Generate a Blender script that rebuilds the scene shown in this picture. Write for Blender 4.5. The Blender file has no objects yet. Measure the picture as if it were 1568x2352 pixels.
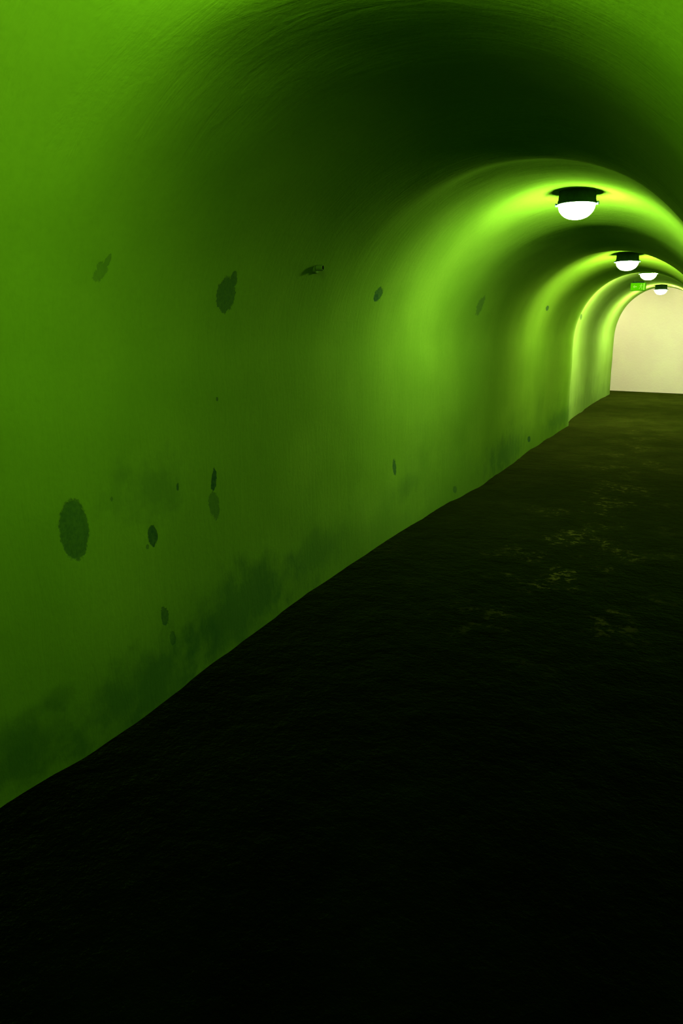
import bpy, bmesh, math, random
from mathutils import Vector, Matrix, noise as mnoise

C = bpy.context.scene.collection
SC = bpy.context.scene
PI = math.pi

# ---------------------------------------------------------------- camera, world, exposure
EYE = Vector((0.0, 0.0, 1.5))
F_PX, W_PX, H_PX = 1700.0, 1568.0, 2352.0
YAW = math.radians(26.56)      # turned left of the tunnel's axis
cam_d = bpy.data.cameras.new('camera')
cam = bpy.data.objects.new('camera', cam_d)
C.objects.link(cam)
SC.camera = cam
cam_d.sensor_fit = 'VERTICAL'
cam_d.sensor_height = 36.0
cam_d.lens = 36.0 * F_PX / H_PX
cam_d.clip_start = 0.02
cam.location = EYE
PITCH = math.atan2(413.0, F_PX)
YAW = math.atan2(826.0, math.hypot(F_PX, 413.0))
cam.rotation_euler = (PI / 2 - PITCH, 0, YAW)

world = bpy.data.worlds.new('world')
SC.world = world
world.use_nodes = True
world.node_tree.nodes['Background'].inputs[0].default_value = (0, 0, 0, 1)
world.node_tree.nodes['Background'].inputs[1].default_value = 0.0

vs = SC.view_settings
vs.view_transform = 'Standard'
vs.look = 'None'
vs.gamma = 1.0
vs.exposure = 0.0
vs.use_curve_mapping = False
SC.cycles.max_bounces = 10
SC.cycles.diffuse_bounces = 7
SC.cycles.glossy_bounces = 4
SC.cycles.sample_clamp_indirect = 8.0

LAMP_POWER = 500.0
# lamp positions down the tunnel: x, y, z of the rim, light strength, light colour
LAMPS = [
    (-0.84, 1.45, 2.370, 0.43, (0.68, 1.00, 0.30)),
    (-0.86, 5.60, 2.355, 1.02, (0.88, 1.00, 1.00)),
    (-0.86, 9.60, 2.298, 1.00, (1.04, 1.00, 0.95)),
    (-0.86, 13.35, 2.415, 1.90, (1.05, 1.00, 0.95)),
    (-0.89, 18.20, 2.400, 1.60, (1.03, 1.00, 0.95)),
]


# ---------------------------------------------------------------- node helpers
def new_mat(name):
    m = bpy.data.materials.new(name)
    m.use_nodes = True
    nt = m.node_tree
    return m, nt, nt.nodes['Principled BSDF']


def math_node(nt, op, a, b=None, clamp=False):
    n = nt.nodes.new('ShaderNodeMath')
    n.operation = op
    n.use_clamp = clamp
    for i, v in enumerate((a, b)):
        if v is None:
            continue
        if isinstance(v, (int, float)):
            n.inputs[i].default_value = v
        else:
            nt.links.new(v, n.inputs[i])
    return n.outputs[0]


def noise_node(nt, vec, scale, detail=4, rough=0.55, distortion=0.0):
    n = nt.nodes.new('ShaderNodeTexNoise')
    n.inputs['Scale'].default_value = scale
    n.inputs['Detail'].default_value = detail
    n.inputs['Roughness'].default_value = rough
    n.inputs['Distortion'].default_value = distortion
    if vec is not None:
        nt.links.new(vec, n.inputs['Vector'])
    return n.outputs['Fac']


def mapping(nt, vec, loc=(0, 0, 0), rot=(0, 0, 0), scale=(1, 1, 1), kind='POINT'):
    n = nt.nodes.new('ShaderNodeMapping')
    n.vector_type = kind
    n.inputs['Location'].default_value = loc
    n.inputs['Rotation'].default_value = rot
    n.inputs['Scale'].default_value = scale
    nt.links.new(vec, n.inputs['Vector'])
    return n.outputs[0]


def ramp(nt, fac, lo, hi, to0=0.0, to1=1.0):
    n = nt.nodes.new('ShaderNodeMapRange')
    n.interpolation_type = 'SMOOTHSTEP'
    nt.links.new(fac, n.inputs['Value'])
    n.inputs['From Min'].default_value = lo
    n.inputs['From Max'].default_value = hi
    n.inputs['To Min'].default_value = to0
    n.inputs['To Max'].default_value = to1
    return n.outputs[0]


def mix_rgb(nt, fac, a, b):
    n = nt.nodes.new('ShaderNodeMix')
    n.data_type = 'RGBA'
    if isinstance(fac, (int, float)):
        n.inputs[0].default_value = fac
    else:
        nt.links.new(fac, n.inputs[0])
    for sock, v in ((n.inputs[6], a), (n.inputs[7], b)):
        if isinstance(v, (tuple, list)):
            sock.default_value = (v[0], v[1], v[2], 1)
        else:
            nt.links.new(v, sock)
    return n.outputs[2]


def bump(nt, bsdf, height, strength, dist, prev=None):
    n = nt.nodes.new('ShaderNodeBump')
    n.inputs['Strength'].default_value = strength
    n.inputs['Distance'].default_value = dist
    nt.links.new(height, n.inputs['Height'])
    if prev is not None:
        nt.links.new(prev, n.inputs['Normal'])
    nt.links.new(n.outputs[0], bsdf.inputs['Normal'])
    return n.outputs[0]


# ---------------------------------------------------------------- materials
# chipped and patched spots on the left wall: y, z centre, half width (along y), half height, tilt, darkness, edge roughness
MARKS = [
    (1.828, 0.841, 0.1083, 0.0639, 94, 0.75, 0.25),
    (2.816, 1.657, 0.0784, 0.0712, 133, 0.7, 0.45),
    (2.852, 1.718, 0.0388, 0.0287, 97, 0.7, 0.5),
    (1.992, 1.699, 0.0341, 0.0284, 52, 0.4, 1.3),
    (2.011, 1.726, 0.0249, 0.0147, 68, 0.45, 1.3),
    (2.243, 0.714, 0.0441, 0.0297, 102, 0.9, 0.5),
    (2.205, 0.678, 0.0118, 0.0098, 135, 0.6, 0.8),
    (2.717, 0.851, 0.0511, 0.0216, 81, 0.95, 0.8),
    (2.712, 0.738, 0.0699, 0.0430, 111, 0.5, 0.7),
    (2.430, 0.876, 0.0164, 0.0093, 88, 0.8, 0.8),
    (4.563, 1.736, 0.0586, 0.0425, -179, 0.75, 0.7),
    (4.553, 1.714, 0.0383, 0.0216, -173, 0.9, 0.7),
    (6.779, 1.732, 0.0838, 0.0710, 132, 0.45, 1.0),
    (9.910, 1.795, 0.0938, 0.0276, 173, 0.8, 0.5),
    (5.075, 0.522, 0.0632, 0.0330, 108, 0.8, 0.8),
    (2.287, 0.356, 0.0436, 0.0250, 102, 0.7, 0.7),
    (2.327, 0.245, 0.0327, 0.0200, 104, 0.5, 0.8),
    (2.768, 1.210, 0.0096, 0.0089, 88, 0.7, 0.6),
    (9.657, 0.153, 0.0831, 0.0388, 168, 0.8, 0.6),
    (6.475, 0.091, 0.0483, 0.0315, 160, 0.5, 0.8),
    (13.549, 1.753, 0.1879, 0.0381, 171, 0.7, 0.6),
    (2.021, 0.908, 0.0096, 0.0071, 90, 0.5, 0.8),
]
# larger soft damp stains low on the left wall: y, z, half width, half height, darkness
STAINS = [
    (2.93, 0.18, 0.62, 0.24, 0.55),
    (2.15, 0.10, 0.47, 0.20, 0.55),
    (1.56, 0.15, 0.18, 0.16, 0.6),
    (8.33, 0.17, 1.07, 0.23, 0.45),
    (2.27, 0.90, 0.27, 0.15, 0.35),
    (5.28, 0.33, 0.28, 0.10, 0.25),
    (12.02, 0.19, 1.37, 0.15, 0.35),
    (3.74, 0.20, 0.50, 0.16, 0.35),
    (1.68, 0.27, 0.12, 0.06, 0.35),
]


def paint_material(name, marks=(), dirt=True):
    m, nt, b = new_mat(name)
    geo = nt.nodes.new('ShaderNodeNewGeometry')
    pos = geo.outputs['Position']
    sep = nt.nodes.new('ShaderNodeSeparateXYZ')
    nt.links.new(pos, sep.inputs[0])
    big = noise_node(nt, pos, 1.3, 3, 0.5)
    tone = ramp(nt, big, 0.3, 0.7)
    col = mix_rgb(nt, tone, (0.068, 0.160, 0.0050), (0.084, 0.186, 0.0065))
    fine = noise_node(nt, pos, 40, 5, 0.6)
    col = mix_rgb(nt, ramp(nt, fine, 0.35, 0.8, 0.0, 0.2), col, (0.045, 0.12, 0.004))
    # the stretch beyond the third rib is a paler green
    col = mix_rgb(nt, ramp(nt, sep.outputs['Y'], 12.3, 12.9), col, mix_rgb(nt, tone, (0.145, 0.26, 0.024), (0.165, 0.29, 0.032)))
    if dirt:
        # grime splashed up from the floor, in soft ragged patches
        g1 = noise_node(nt, pos, 1.7, 4, 0.5)
        g2 = noise_node(nt, pos, 7.0, 5, 0.6)
        g = math_node(nt, 'ADD', math_node(nt, 'MULTIPLY', g1, 1.0), math_node(nt, 'MULTIPLY', g2, 0.35))
        hz = math_node(nt, 'SUBTRACT', sep.outputs['Z'], g)
        gfac = ramp(nt, hz, -0.75, 0.1, 0.34, 0.0)
        col = mix_rgb(nt, gfac, col, (0.012, 0.055, 0.004))
        for (y, z, ry, rz, dark) in (STAINS if marks else ()):
            v = mapping(nt, pos, loc=(-1.9, y, z), scale=(50, ry, rz), kind='TEXTURE')
            ln = nt.nodes.new('ShaderNodeVectorMath')
            ln.operation = 'LENGTH'
            nt.links.new(v, ln.inputs[0])
            d = math_node(nt, 'ADD', ln.outputs['Value'], math_node(nt, 'MULTIPLY', math_node(nt, 'SUBTRACT', g2, 0.5), 2.2))
            col = mix_rgb(nt, ramp(nt, d, 0.2, 1.25, dark, 0.0), col, (0.008, 0.045, 0.006))
    hsum = None
    if marks:
        edge = noise_node(nt, pos, 28, 4, 0.7)
        edge2 = noise_node(nt, pos, 90, 3, 0.7)
        e = math_node(nt, 'ADD', math_node(nt, 'SUBTRACT', edge, 0.5),
                      math_node(nt, 'MULTIPLY', math_node(nt, 'SUBTRACT', edge2, 0.5), 0.5))
        mott = ramp(nt, noise_node(nt, pos, 60, 4, 0.6), 0.3, 0.7, 0.8, 1.0)
        for (y, z, ry, rz, rot, dark, rag) in marks:
            v = mapping(nt, pos, loc=(-1.9, y, z), rot=(math.radians(rot), 0, 0), scale=(1.2, ry, rz), kind='TEXTURE')
            ln = nt.nodes.new('ShaderNodeVectorMath')
            ln.operation = 'LENGTH'
            nt.links.new(v, ln.inputs[0])
            d = math_node(nt, 'ADD', ln.outputs['Value'], math_node(nt, 'MULTIPLY', e, rag * 1.7))
            f = ramp(nt, d, 0.93, 1.07, 1.0, 0.0)
            f = math_node(nt, 'MULTIPLY', f, math_node(nt, 'MULTIPLY', mott, dark))
            # only on the left side of the tunnel
            hsum = f if hsum is None else math_node(nt, 'MAXIMUM', hsum, f)
        col = mix_rgb(nt, hsum, col, (0.006, 0.036, 0.008))
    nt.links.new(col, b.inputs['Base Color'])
    b.inputs['Roughness'].default_value = 0.9
    b.inputs['Specular IOR Level'].default_value = 0.0
    # trowelled, brushed render: fine grain plus strokes that follow the curve round the tunnel
    strokes = noise_node(nt, mapping(nt, pos, scale=(1.0, 4.5, 1.0)), 3.6, 7, 0.62, 0.8)
    grain = noise_node(nt, pos, 55, 5, 0.6)
    n1 = bump(nt, b, strokes, 0.32, 0.010)
    n2 = bump(nt, b, grain, 0.25, 0.004, n1)
    if hsum is not None:
        bump(nt, b, math_node(nt, 'MULTIPLY', hsum, -1.0), 0.5, 0.004, n2)
    return m


def floor_material():
    m, nt, b = new_mat('rough_dark_floor')
    geo = nt.nodes.new('ShaderNodeNewGeometry')
    pos = geo.outputs['Position']
    n = noise_node(nt, mapping(nt, pos, scale=(1.0, 0.8, 1.0)), 2.2, 6, 0.65)
    n2 = noise_node(nt, pos, 14, 5, 0.7)
    col = mix_rgb(nt, ramp(nt, n, 0.35, 0.7), (0.0002, 0.0006, 0.0001), (0.0005, 0.0014, 0.0002))
    # pale worn scuffs
    sep = nt.nodes.new('ShaderNodeSeparateXYZ')
    nt.links.new(pos, sep.inputs[0])
    # brighter far light put into the floor colour, fading towards the camera
    far_brightness = math_node(nt, 'MULTIPLY', ramp(nt, sep.outputs['Y'], 2.5, 17.0), ramp(nt, n, 0.25, 0.7, 0.6, 1.0))
    col = mix_rgb(nt, far_brightness, col, (0.016, 0.021, 0.0015))
    sc = math_node(nt, 'MULTIPLY', ramp(nt, n, 0.50, 0.62), ramp(nt, n2, 0.50, 0.62))
    sc = math_node(nt, 'MULTIPLY', sc, ramp(nt, sep.outputs['Y'], 2.8, 4.6))
    sc = math_node(nt, 'MULTIPLY', sc, ramp(nt, math_node(nt, 'ABSOLUTE', math_node(nt, 'ADD', sep.outputs['X'], 0.6)), 0.15, 0.7, 1.0, 0.1))
    col = mix_rgb(nt, math_node(nt, 'MULTIPLY', sc, 0.7), col, (0.030, 0.036, 0.003))
    nt.links.new(col, b.inputs['Base Color'])
    nt.links.new(ramp(nt, n2, 0.3, 0.7, 0.62, 0.85), b.inputs['Roughness'])
    b.inputs['Specular IOR Level'].default_value = 0.0
    # faint yellow-green sheen that shows at a glancing view
    b.inputs['Sheen Weight'].default_value = 0.07
    b.inputs['Sheen Roughness'].default_value = 0.3
    b.inputs['Sheen Tint'].default_value = (0.45, 0.8, 0.03, 1)
    n1 = bump(nt, b, noise_node(nt, pos, 6, 7, 0.65), 0.8, 0.04)
    bump(nt, b, noise_node(nt, pos, 45, 4, 0.65), 0.5, 0.008, n1)
    return m


def cream_material():
    m, nt, b = new_mat('cream_painted_wall')
    geo = nt.nodes.new('ShaderNodeNewGeometry')
    pos = geo.outputs['Position']
    n = noise_node(nt, pos, 1.6, 4, 0.55)
    col = mix_rgb(nt, ramp(nt, n, 0.3, 0.7), (0.53, 0.50, 0.27), (0.56, 0.56, 0.28))
    nt.links.new(col, b.inputs['Base Color'])
    b.inputs['Roughness'].default_value = 0.8
    bump(nt, b, noise_node(nt, pos, 20, 4, 0.6), 0.3, 0.01)
    return m


def plain(name, col, rough=0.6, metal=0.0, noisy=0.25):
    m, nt, b = new_mat(name)
    tc = nt.nodes.new('ShaderNodeTexCoord')
    n = noise_node(nt, tc.outputs['Object'], 30, 4, 0.6)
    dark = tuple(c * (1 - noisy) for c in col)
    nt.links.new(mix_rgb(nt, ramp(nt, n, 0.3, 0.7), dark, col), b.inputs['Base Color'])
    b.inputs['Roughness'].default_value = rough
    b.inputs['Metallic'].default_value = metal
    b.inputs['Specular IOR Level'].default_value = 0.0
    return m


def glow(name, col, strength, base=(0.8, 0.8, 0.8)):
    m, nt, b = new_mat(name)
    b.inputs['Base Color'].default_value = (base[0], base[1], base[2], 1)
    b.inputs['Roughness'].default_value = 0.3
    b.inputs['Specular IOR Level'].default_value = 0.0
    b.inputs['Emission Color'].default_value = (col[0], col[1], col[2], 1)
    b.inputs['Emission Strength'].default_value = strength
    return m


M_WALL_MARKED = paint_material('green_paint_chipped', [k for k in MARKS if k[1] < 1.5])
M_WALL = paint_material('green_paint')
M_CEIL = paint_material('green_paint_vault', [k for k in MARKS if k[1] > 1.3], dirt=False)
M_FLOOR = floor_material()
M_CREAM = cream_material()
M_HOUSING = plain('dark_green_housing', (0.015, 0.035, 0.012), 0.5)
M_RIM = plain('painted_rim', (0.03, 0.07, 0.03), 0.4)
M_STEEL = plain('dull_painted_steel', (0.07, 0.16, 0.012), 0.85)
M_HOLE = plain('near_black_bore', (0.004, 0.005, 0.004), 0.9)  # near-black colour inside the open tube


# ---------------------------------------------------------------- object helpers
def link_mesh(name, verts, faces, mat, parent=None, smooth=True, loc=None):
    me = bpy.data.meshes.new(name)
    me.from_pydata(verts, [], faces)
    me.update()
    if smooth:
        for p in me.polygons:
            p.use_smooth = True
    me.materials.append(mat)
    o = bpy.data.objects.new(name, me)
    C.objects.link(o)
    if parent is not None:
        o.parent = parent
    if loc is not None:
        o.location = loc
    return o


def obj(name, bm, mat, parent=None, smooth=True, loc=None):
    me = bpy.data.meshes.new(name)
    bmesh.ops.recalc_face_normals(bm, faces=bm.faces[:])
    bm.to_mesh(me)
    bm.free()
    if smooth:
        me.shade_smooth()
        me.set_sharp_from_angle(angle=math.radians(40))
    me.materials.append(mat)
    o = bpy.data.objects.new(name, me)
    C.objects.link(o)
    if parent is not None:
        o.parent = parent
    if loc is not None:
        o.location = loc
    return o


def lathe(bm, prof, seg=48, axis='Z', loc=(0, 0, 0)):
    """prof: list of (radius, height); turned round the axis."""
    rings = []
    for r, h in prof:
        ring = []
        if r < 1e-6:
            p = (0, 0, h)
            ring = [p]
        else:
            for k in range(seg):
                a = 2 * PI * k / seg
                ring.append((r * math.cos(a), r * math.sin(a), h))
        vs_ = []
        for p in ring:
            if axis == 'X':
                p = (p[2], p[0], p[1])
            vs_.append(bm.verts.new((p[0] + loc[0], p[1] + loc[1], p[2] + loc[2])))
        rings.append(vs_)
    for a, b in zip(rings, rings[1:]):
        if len(a) == 1 and len(b) == 1:
            continue
        for k in range(seg):
            k2 = (k + 1) % seg
            if len(a) == 1:
                bm.faces.new((a[0], b[k], b[k2]))
            elif len(b) == 1:
                bm.faces.new((a[k], b[0], a[k2]))
            else:
                bm.faces.new((a[k], b[k], b[k2], a[k2]))


def box(bm, x0, x1, y0, y1, z0, z1, bevel=0.0):
    vs_ = [bm.verts.new((x, y, z)) for x in (x0, x1) for y in (y0, y1) for z in (z0, z1)]
    idx = [(0, 1, 3, 2), (4, 6, 7, 5), (0, 4, 5, 1), (2, 3, 7, 6), (0, 2, 6, 4), (1, 5, 7, 3)]
    fs = [bm.faces.new([vs_[i] for i in f]) for f in idx]
    if bevel > 0:
        es = list({e for f in fs for e in f.edges})
        bmesh.ops.bevel(bm, geom=es, offset=bevel, segments=3, affect='EDGES', profile=0.5)


def thing(name, label, cat, loc, rotz=0.0, group=None):
    o = bpy.data.objects.new(name, None)
    C.objects.link(o)
    o.empty_display_size = 0.1
    o.location = loc
    o.rotation_euler = (0, 0, rotz)
    o['label'] = label
    o['category'] = cat
    if group:
        o['group'] = group
    return o


def struct(o):
    o['kind'] = 'structure'
    return o


# ---------------------------------------------------------------- tunnel shell
def interp(tab, y):
    """smooth (Catmull-Rom style Hermite) interpolation through (y, value) points"""
    if y <= tab[0][0]:
        return tab[0][1]
    if y >= tab[-1][0]:
        return tab[-1][1]
    for i in range(len(tab) - 1):
        a, b = tab[i], tab[i + 1]
        if a[0] <= y <= b[0]:
            h = b[0] - a[0]
            d = (b[1] - a[1]) / h

            def slope(j):
                if j <= 0 or j >= len(tab) - 1:
                    return 0.0
                d0 = (tab[j][1] - tab[j - 1][1]) / (tab[j][0] - tab[j - 1][0])
                d1 = (tab[j + 1][1] - tab[j][1]) / (tab[j + 1][0] - tab[j][0])
                if d0 * d1 <= 0:
                    return 0.0
                return 2 * d0 * d1 / (d0 + d1)
            m0, m1 = slope(i), slope(i + 1)
            t = (y - a[0]) / h
            return ((2 * t**3 - 3 * t**2 + 1) * a[1] + (t**3 - 2 * t**2 + t) * h * m0
                    + (-2 * t**3 + 3 * t**2) * b[1] + (t**3 - t**2) * h * m1)


XC = -0.90
Y_BACK, Y_END = -7.0, 19.7
CROWN = [(-7, 2.40), (-3.6, 2.34), (-2.4, 2.46), (-1.4, 2.34), (-0.5, 2.34), (0.5, 2.34), (1.0, 2.42), (1.45, 2.455),
         (1.65, 2.40), (1.88, 2.350), (3.1, 2.378), (4.0, 2.350), (4.4, 2.408), (5.1, 2.435), (5.6, 2.445), (6.1, 2.40), (6.6, 2.335),
         (7.5, 2.345), (8.45, 2.315), (9.0, 2.365), (9.6, 2.39), (10.1, 2.345), (10.5, 2.32), (11.6, 2.35), (12.55, 2.38),
         (13.0, 2.47), (13.4, 2.50), (14.6, 2.50), (15.6, 2.51), (16.6, 2.50), (18.2, 2.50), (19.7, 2.54)]
LEFT = [(-7, -1.9), (0, -1.9), (0.9, -1.90), (1.44, -1.91), (1.80, -1.875), (2.69, -1.92), (3.94, -1.965), (5.2, -1.955),
        (6.0, -1.94), (7.33, -1.865), (8.4, -1.86), (9.5, -1.885), (11.3, -1.87), (12.6, -1.84), (13.1, -1.93), (14.6, -1.96),
        (17.5, -1.98), (19.7, -1.92)]
RIGHT = [(-7, 0.32), (0.6, 0.32), (1.8, 0.17), (4.1, 0.11), (5.6, 0.13), (7.5, 0.10), (8.6, 0.08), (9.6, 0.12),
         (12.4, 0.07), (13.3, 0.14), (19.7, 0.16)]
SPRING = 1.38
N_WALL, N_ARCH = 26, 96


def profile_point(i, y):
    """i runs from the left foot (0) over the crown to the right foot"""
    zc, xl, xr = interp(CROWN, y), interp(LEFT, y), interp(RIGHT, y)
    if i <= N_WALL:
        p = Vector((xl, y, -0.06 + (SPRING + 0.06) * i / N_WALL))
        # the walls lean in a touch towards the foot
        p.x += 0.015 * max(0.0, 1 - p.z / 0.5)
        n = Vector((1, 0, 0))
    elif i >= N_WALL + N_ARCH:
        k = i - N_WALL - N_ARCH
        p = Vector((xr, y, SPRING + (-0.06 - SPRING) * k / N_WALL))
        # the right wall splays out towards its foot
        p.x += 0.10 * (1 - max(0.0, p.z) / SPRING)
        n = Vector((-1, 0, 0))
    else:
        a = PI * (i - N_WALL) / N_ARCH
        w = (XC - xl) if a < PI / 2 else (xr - XC)
        p = Vector((XC - w * math.cos(a), y, SPRING + (zc - SPRING) * math.sin(a)))
        n = Vector((math.cos(a), 0, -math.sin(a)))
    # hand-applied render: low, uneven swells
    d = 0.012 * mnoise.noise(Vector((p.x * 1.6, y * 1.1, p.z * 1.3)))
    d += 0.004 * mnoise.noise(Vector((p.x * 4 + 7, y * 3.5, p.z * 4)))
    return p + n * d


def tunnel_shell():
    ys = []
    y = Y_BACK
    while y < Y_END - 1e-6:
        ys.append(y)
        y += 0.06 if -0.5 < y < 10 else 0.10
    ys.append(Y_END)
    n = 2 * N_WALL + N_ARCH + 1
    verts = [profile_point(i, yy) for yy in ys for i in range(n)]
    # normals of the continuous surface, so the seams between wall and vault do not show
    me = bpy.data.meshes.new('tmp')
    faces = [(r * n + i, r * n + i + 1, (r + 1) * n + i + 1, (r + 1) * n + i) for r in range(len(ys) - 1) for i in range(n - 1)]
    me.from_pydata([tuple(v) for v in verts], [], faces)
    me.update()
    nor = [v.normal.copy() for v in me.vertices]
    bpy.data.meshes.remove(me)
    # make normals face inwards
    mid = len(ys) // 2 * n + N_WALL + N_ARCH // 2
    flip = nor[mid].z > 0
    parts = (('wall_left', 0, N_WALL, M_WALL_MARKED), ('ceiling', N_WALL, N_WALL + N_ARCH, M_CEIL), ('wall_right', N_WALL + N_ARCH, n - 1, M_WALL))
    for name, i0, i1, mat in parts:
        m = i1 - i0 + 1
        vv = [tuple(verts[r * n + i]) for r in range(len(ys)) for i in range(i0, i1 + 1)]
        nn = [tuple(-nor[r * n + i] if flip else nor[r * n + i]) for r in range(len(ys)) for i in range(i0, i1 + 1)]
        ff = []
        for r in range(len(ys) - 1):
            for i in range(m - 1):
                f = (r * m + i, r * m + i + 1, (r + 1) * m + i + 1, (r + 1) * m + i)
                ff.append(f[::-1] if flip else f)
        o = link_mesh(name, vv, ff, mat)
        o.data.normals_split_custom_set_from_vertices(nn)
        struct(o)


tunnel_shell()


def slab(name, pts, mat):
    o = link_mesh(name, pts, [tuple(range(len(pts)))], mat, smooth=False)
    return struct(o)


def floor_mesh():
    # rough ground, humped slightly, one grid running the tunnel and the crossing passage
    verts, faces = [], []
    xs = [-2.2 + 0.08 * k for k in range(35)]
    ys = [Y_BACK + 0.08 * k for k in range(int((Y_END - Y_BACK) / 0.08) + 2)]
    for y in ys:
        for x in xs:
            z = 0.012 * mnoise.noise(Vector((x * 2.2, y * 2.0, 3.0))) + 0.005 * mnoise.noise(Vector((x * 7, y * 7, 9.0)))
            verts.append((x, y, z))
    n = len(xs)
    for r in range(len(ys) - 1):
        for i in range(n - 1):
            faces.append((r * n + i, r * n + i + 1, (r + 1) * n + i + 1, (r + 1) * n + i))
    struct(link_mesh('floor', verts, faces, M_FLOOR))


floor_mesh()

# crossing passage at the far end
FW = lambda x: 20.75 - 0.24 * (x + 0.26) / 1.78 * 1.6        # the cream wall stands a little askew
XL, XR, ZP = -5.5, 3.5, 3.0
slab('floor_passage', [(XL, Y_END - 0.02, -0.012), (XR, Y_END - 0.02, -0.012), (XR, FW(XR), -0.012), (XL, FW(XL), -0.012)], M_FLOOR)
slab('wall_back', [(XL, FW(XL), -0.05), (XR, FW(XR), -0.05), (XR, FW(XR), ZP), (XL, FW(XL), ZP)], M_CREAM)
slab('ceiling_passage', [(XL, Y_END, ZP), (XL, FW(XL), ZP), (XR, FW(XR), ZP), (XR, Y_END, ZP)], M_CREAM)
slab('wall_passage_left', [(XL, Y_END, -0.05), (XL, FW(XL), -0.05), (XL, FW(XL), ZP), (XL, Y_END, ZP)], M_CREAM)
slab('wall_passage_right', [(XR, Y_END, -0.05), (XR, Y_END, ZP), (XR, FW(XR), ZP), (XR, FW(XR), -0.05)], M_CREAM)


def end_face():
    """the wall around the tunnel's mouth, seen from the crossing passage"""
    n = 2 * N_WALL + N_ARCH + 1
    inner = [profile_point(i, Y_END) for i in range(n)]
    verts, faces = [], []
    for p in inner:
        verts.append(tuple(p))
    for p in inner:
        # push outward to the rectangle XL..XR, top ZP
        v = Vector((p.x - XC, 0, max(p.z, -0.05) - 0.6))
        s = 1e9
        if v.x > 1e-6: s = min(s, (XR - XC) / v.x)
        if v.x < -1e-6: s = min(s, (XL - XC) / v.x)
        if v.z > 1e-6: s = min(s, (ZP - 0.6) / v.z)
        if v.z < -1e-6: s = min(s, 0.65 / -v.z * 1.0 if abs(v.z) > 0.6 else s)
        verts.append((XC + v.x * s, Y_END, max(-0.05, 0.6 + v.z * s)))
    for i in range(n - 1):
        faces.append((i, i + 1, n + i + 1, n + i))
    struct(link_mesh('wall_passage_front', verts, faces, M_CREAM, smooth=False))


end_face()
# end of the tunnel behind the photographer
slab('wall_front', [(-2.3, Y_BACK, -0.1), (0.6, Y_BACK, -0.1), (0.6, Y_BACK, 2.7), (-2.3, Y_BACK, 2.7)], M_WALL)


# ---------------------------------------------------------------- ceiling lamps
R_GLOBE = 0.142


def make_lamp(label, x, y, zr, zceil, strength, colr, group):
    """a drum housing on the vault with an opal glass bowl under it; the base is the rim"""
    t = thing('ceiling_lamp', label, 'ceiling lamp', (x, y, zr), 0, group)
    k_ = 0.86                       # drum and bowl size
    h = (zceil - zr + 0.03) / k_
    bm = bmesh.new()
    lathe(bm, [(0.0, h), (0.136, h), (0.140, h - 0.004), (0.144, 0.030), (0.147, 0.024), (0.149, 0.018), (0.149, 0.002), (0.146, 0.0), (0.0, 0.0)])
    obj('housing', bm, M_HOUSING, t)
    bm = bmesh.new()
    lathe(bm, [(0.1435, 0.002), (0.1525, 0.002), (0.1535, -0.002), (0.1525, -0.006), (0.1435, -0.006), (0.1435, 0.002)])
    obj('rim', bm, M_RIM, t)
    bm = bmesh.new()
    prof = [(R_GLOBE, -0.001)]
    for k in range(1, 17):
        a = (PI / 2) * k / 16
        prof.append((R_GLOBE * math.cos(a) ** 0.85 if k < 16 else 0.0, -0.004 - 0.112 * math.sin(a)))
    lathe(bm, prof, 56)
    obj('glass_bowl', bm, glow('lit_opal_glass', colr, LAMP_POWER * strength), t)
    for s in (-1, 1):
        bm = bmesh.new()
        box(bm, -0.009, 0.009, -0.012, 0.012, -0.012, 0.012, 0.003)
        c = obj('clip', bm, M_RIM, t, loc=(s * 0.1605, 0, -0.001))
    t.scale = (k_, k_, k_)
    return t


LABELS = [
    'lit dome lamp on the green vault just above the frame, nearest the camera',
    'largest dome lamp in view, white glass bowl under dark drum, first down the tunnel',
    'second lit dome lamp down the tunnel, dark drum touching the second bright arch',
    'third lit dome lamp, partly hidden drum, just above and right of the green sign',
    'farthest and smallest lit dome lamp, hanging in front of the cream end wall',
]
G = 'dome lamps along the tunnel vault'
for (x, y, zr, st, colr), lab in zip(LAMPS, LABELS):
    make_lamp(lab, x, y, zr, interp(CROWN, y), st, colr, G)
make_lamp('unseen dome lamp added on the vault behind the camera', -0.86, -2.4, 2.375, 2.46, 0.4, (0.8, 1, 0.7), G)  # unseen lamp, added for light from behind the camera
# unseen lamps added in the crossing passage to light the cream wall
for x, s, lab in ((-2.9, 0.43, 'unseen dome lamp added to light the cream wall, round the left corner'),
                  (1.1, 0.43, 'unseen dome lamp added to light the cream wall, round the right corner')):
    make_lamp(lab, x, 20.25, ZP - 0.09, ZP, s, (1, 0.98, 0.85), 'unseen lamps added to light the cream wall')


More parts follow.
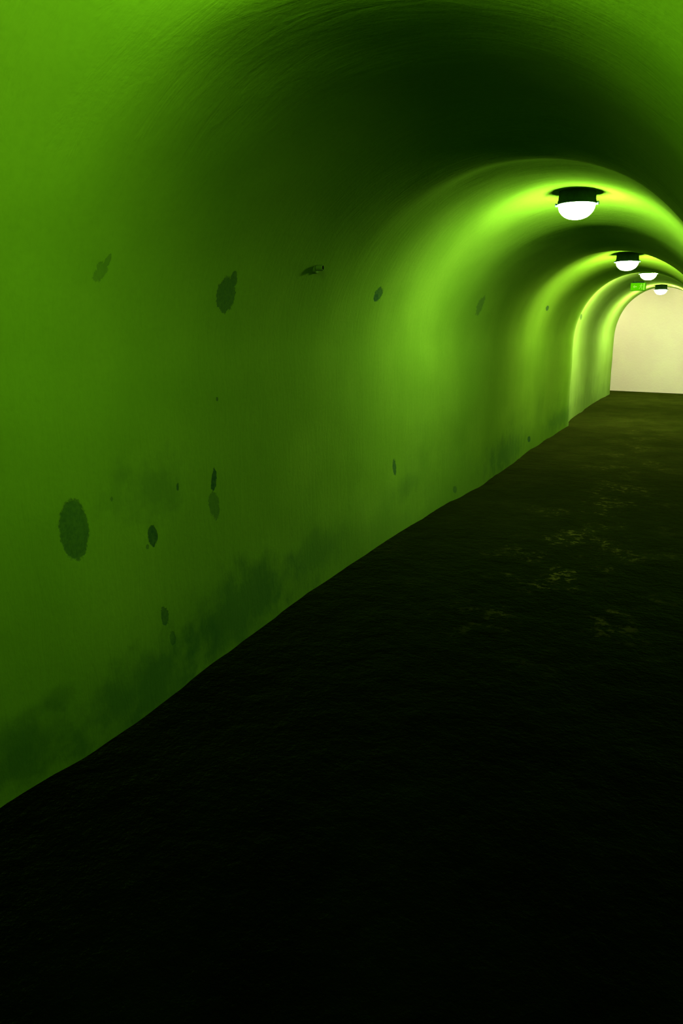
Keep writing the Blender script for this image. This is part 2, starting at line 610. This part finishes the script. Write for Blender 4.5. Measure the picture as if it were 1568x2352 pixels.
# ---------------------------------------------------------------- exit sign
def exit_sign():
    x, y, z = -1.165, 15.6, 2.335
    t = thing('exit_sign', 'small glowing green escape sign hung from the vault between the third and fourth lamps', 'exit sign', (x, y, z))
    w, hh = 0.130, 0.066
    bm = bmesh.new()
    box(bm, -w - 0.008, w + 0.008, -0.02, 0.03, -hh - 0.008, hh + 0.008, 0.004)
    obj('sign_box', bm, plain('dark_green_sign_case', (0.05, 0.25, 0.01), 0.5), t)
    bm = bmesh.new()
    box(bm, -w, w, -0.026, -0.0195, -hh, hh, 0.001)
    obj('sign_panel', bm, glow('lit_green_panel', (0.09, 0.58, 0.0), 1.0, (0.01, 0.04, 0.0)), t)
    # pictogram: arrow at the left, running figure and doorway at the right
    def flat(name, polys):
        bm_ = bmesh.new()
        for poly in polys:
            f0 = [bm_.verts.new((px * 0.72, -0.030, pz * 0.68)) for px, pz in poly]
            f1 = [bm_.verts.new((px * 0.72, -0.0255, pz * 0.68)) for px, pz in poly]
            bm_.faces.new(f0)
            bm_.faces.new(f1[::-1])
            for k in range(len(poly)):
                k2 = (k + 1) % len(poly)
                bm_.faces.new((f0[k], f1[k], f1[k2], f0[k2]))
        return obj(name, bm_, M_PICT, t, smooth=False)
    flat('arrow', [[(-0.13, 0), (-0.085, 0.045), (-0.085, 0.015), (-0.03, 0.015), (-0.03, -0.015), (-0.085, -0.015), (-0.085, -0.045)]])
    head = [(0.078 + 0.014 * math.cos(k * PI / 6), 0.062 + 0.014 * math.sin(k * PI / 6)) for k in range(12)]
    flat('running_figure', [head,
         [(0.058, 0.045), (0.088, 0.045), (0.080, -0.005), (0.052, -0.005)],
         [(0.058, 0.045), (0.030, 0.022), (0.036, 0.014), (0.062, 0.032)],
         [(0.086, 0.042), (0.110, 0.018), (0.104, 0.010), (0.080, 0.030)],
         [(0.054, -0.003), (0.070, -0.003), (0.050, -0.045), (0.022, -0.062), (0.016, -0.052), (0.036, -0.038)],
         [(0.068, -0.003), (0.082, -0.003), (0.100, -0.035), (0.096, -0.075), (0.084, -0.075), (0.086, -0.038)]])
    flat('doorway', [[(0.125, 0.085), (0.160, 0.085), (0.160, -0.085), (0.125, -0.085)]])
    top = 2.455 - z
    for s in (-0.08, 0.08):
        bm = bmesh.new()
        lathe(bm, [(0.0, hh), (0.007, hh), (0.007, top + 0.02), (0.0, top + 0.02)], 12, loc=(s, 0.005, 0))
        obj('hanger', bm, M_STEEL, t)
    bm = bmesh.new()
    box(bm, -0.10, 0.10, -0.02, 0.03, hh + 0.004, hh + 0.026, 0.004)
    obj('mounting_bar', bm, M_HOUSING, t)


M_PICT = glow('lit_pale_pictogram', (0.30, 0.78, 0.04), 1.0, (0.02, 0.04, 0.01))
exit_sign()


# ---------------------------------------------------------------- pipe stub on the left wall
def pipe_stub():
    y, z = 3.60, 1.825
    # find the wall surface at this height
    best = min((profile_point(i, y) for i in range(N_WALL + N_ARCH // 2)), key=lambda p: abs(p.z - z))
    t = thing('pipe_stub', 'short open pipe stub sticking out of the green left wall', 'pipe', (best.x, y, z))
    bm = bmesh.new()
    lathe(bm, [(0.0, -0.05), (0.028, -0.05), (0.028, 0.008), (0.025, 0.011), (0.015, 0.011)], 32, axis='X')
    obj('collar', bm, M_STEEL, t)
    bm = bmesh.new()
    lathe(bm, [(0.015, -0.03), (0.015, 0.046), (0.014, 0.048), (0.0115, 0.048), (0.011, 0.045)], 32, axis='X')
    obj('tube', bm, M_STEEL, t)
    bm = bmesh.new()
    lathe(bm, [(0.0112, 0.0465), (0.011, -0.02), (0.0, -0.02)], 32, axis='X')
    obj('bore', bm, M_HOLE, t)


pipe_stub()
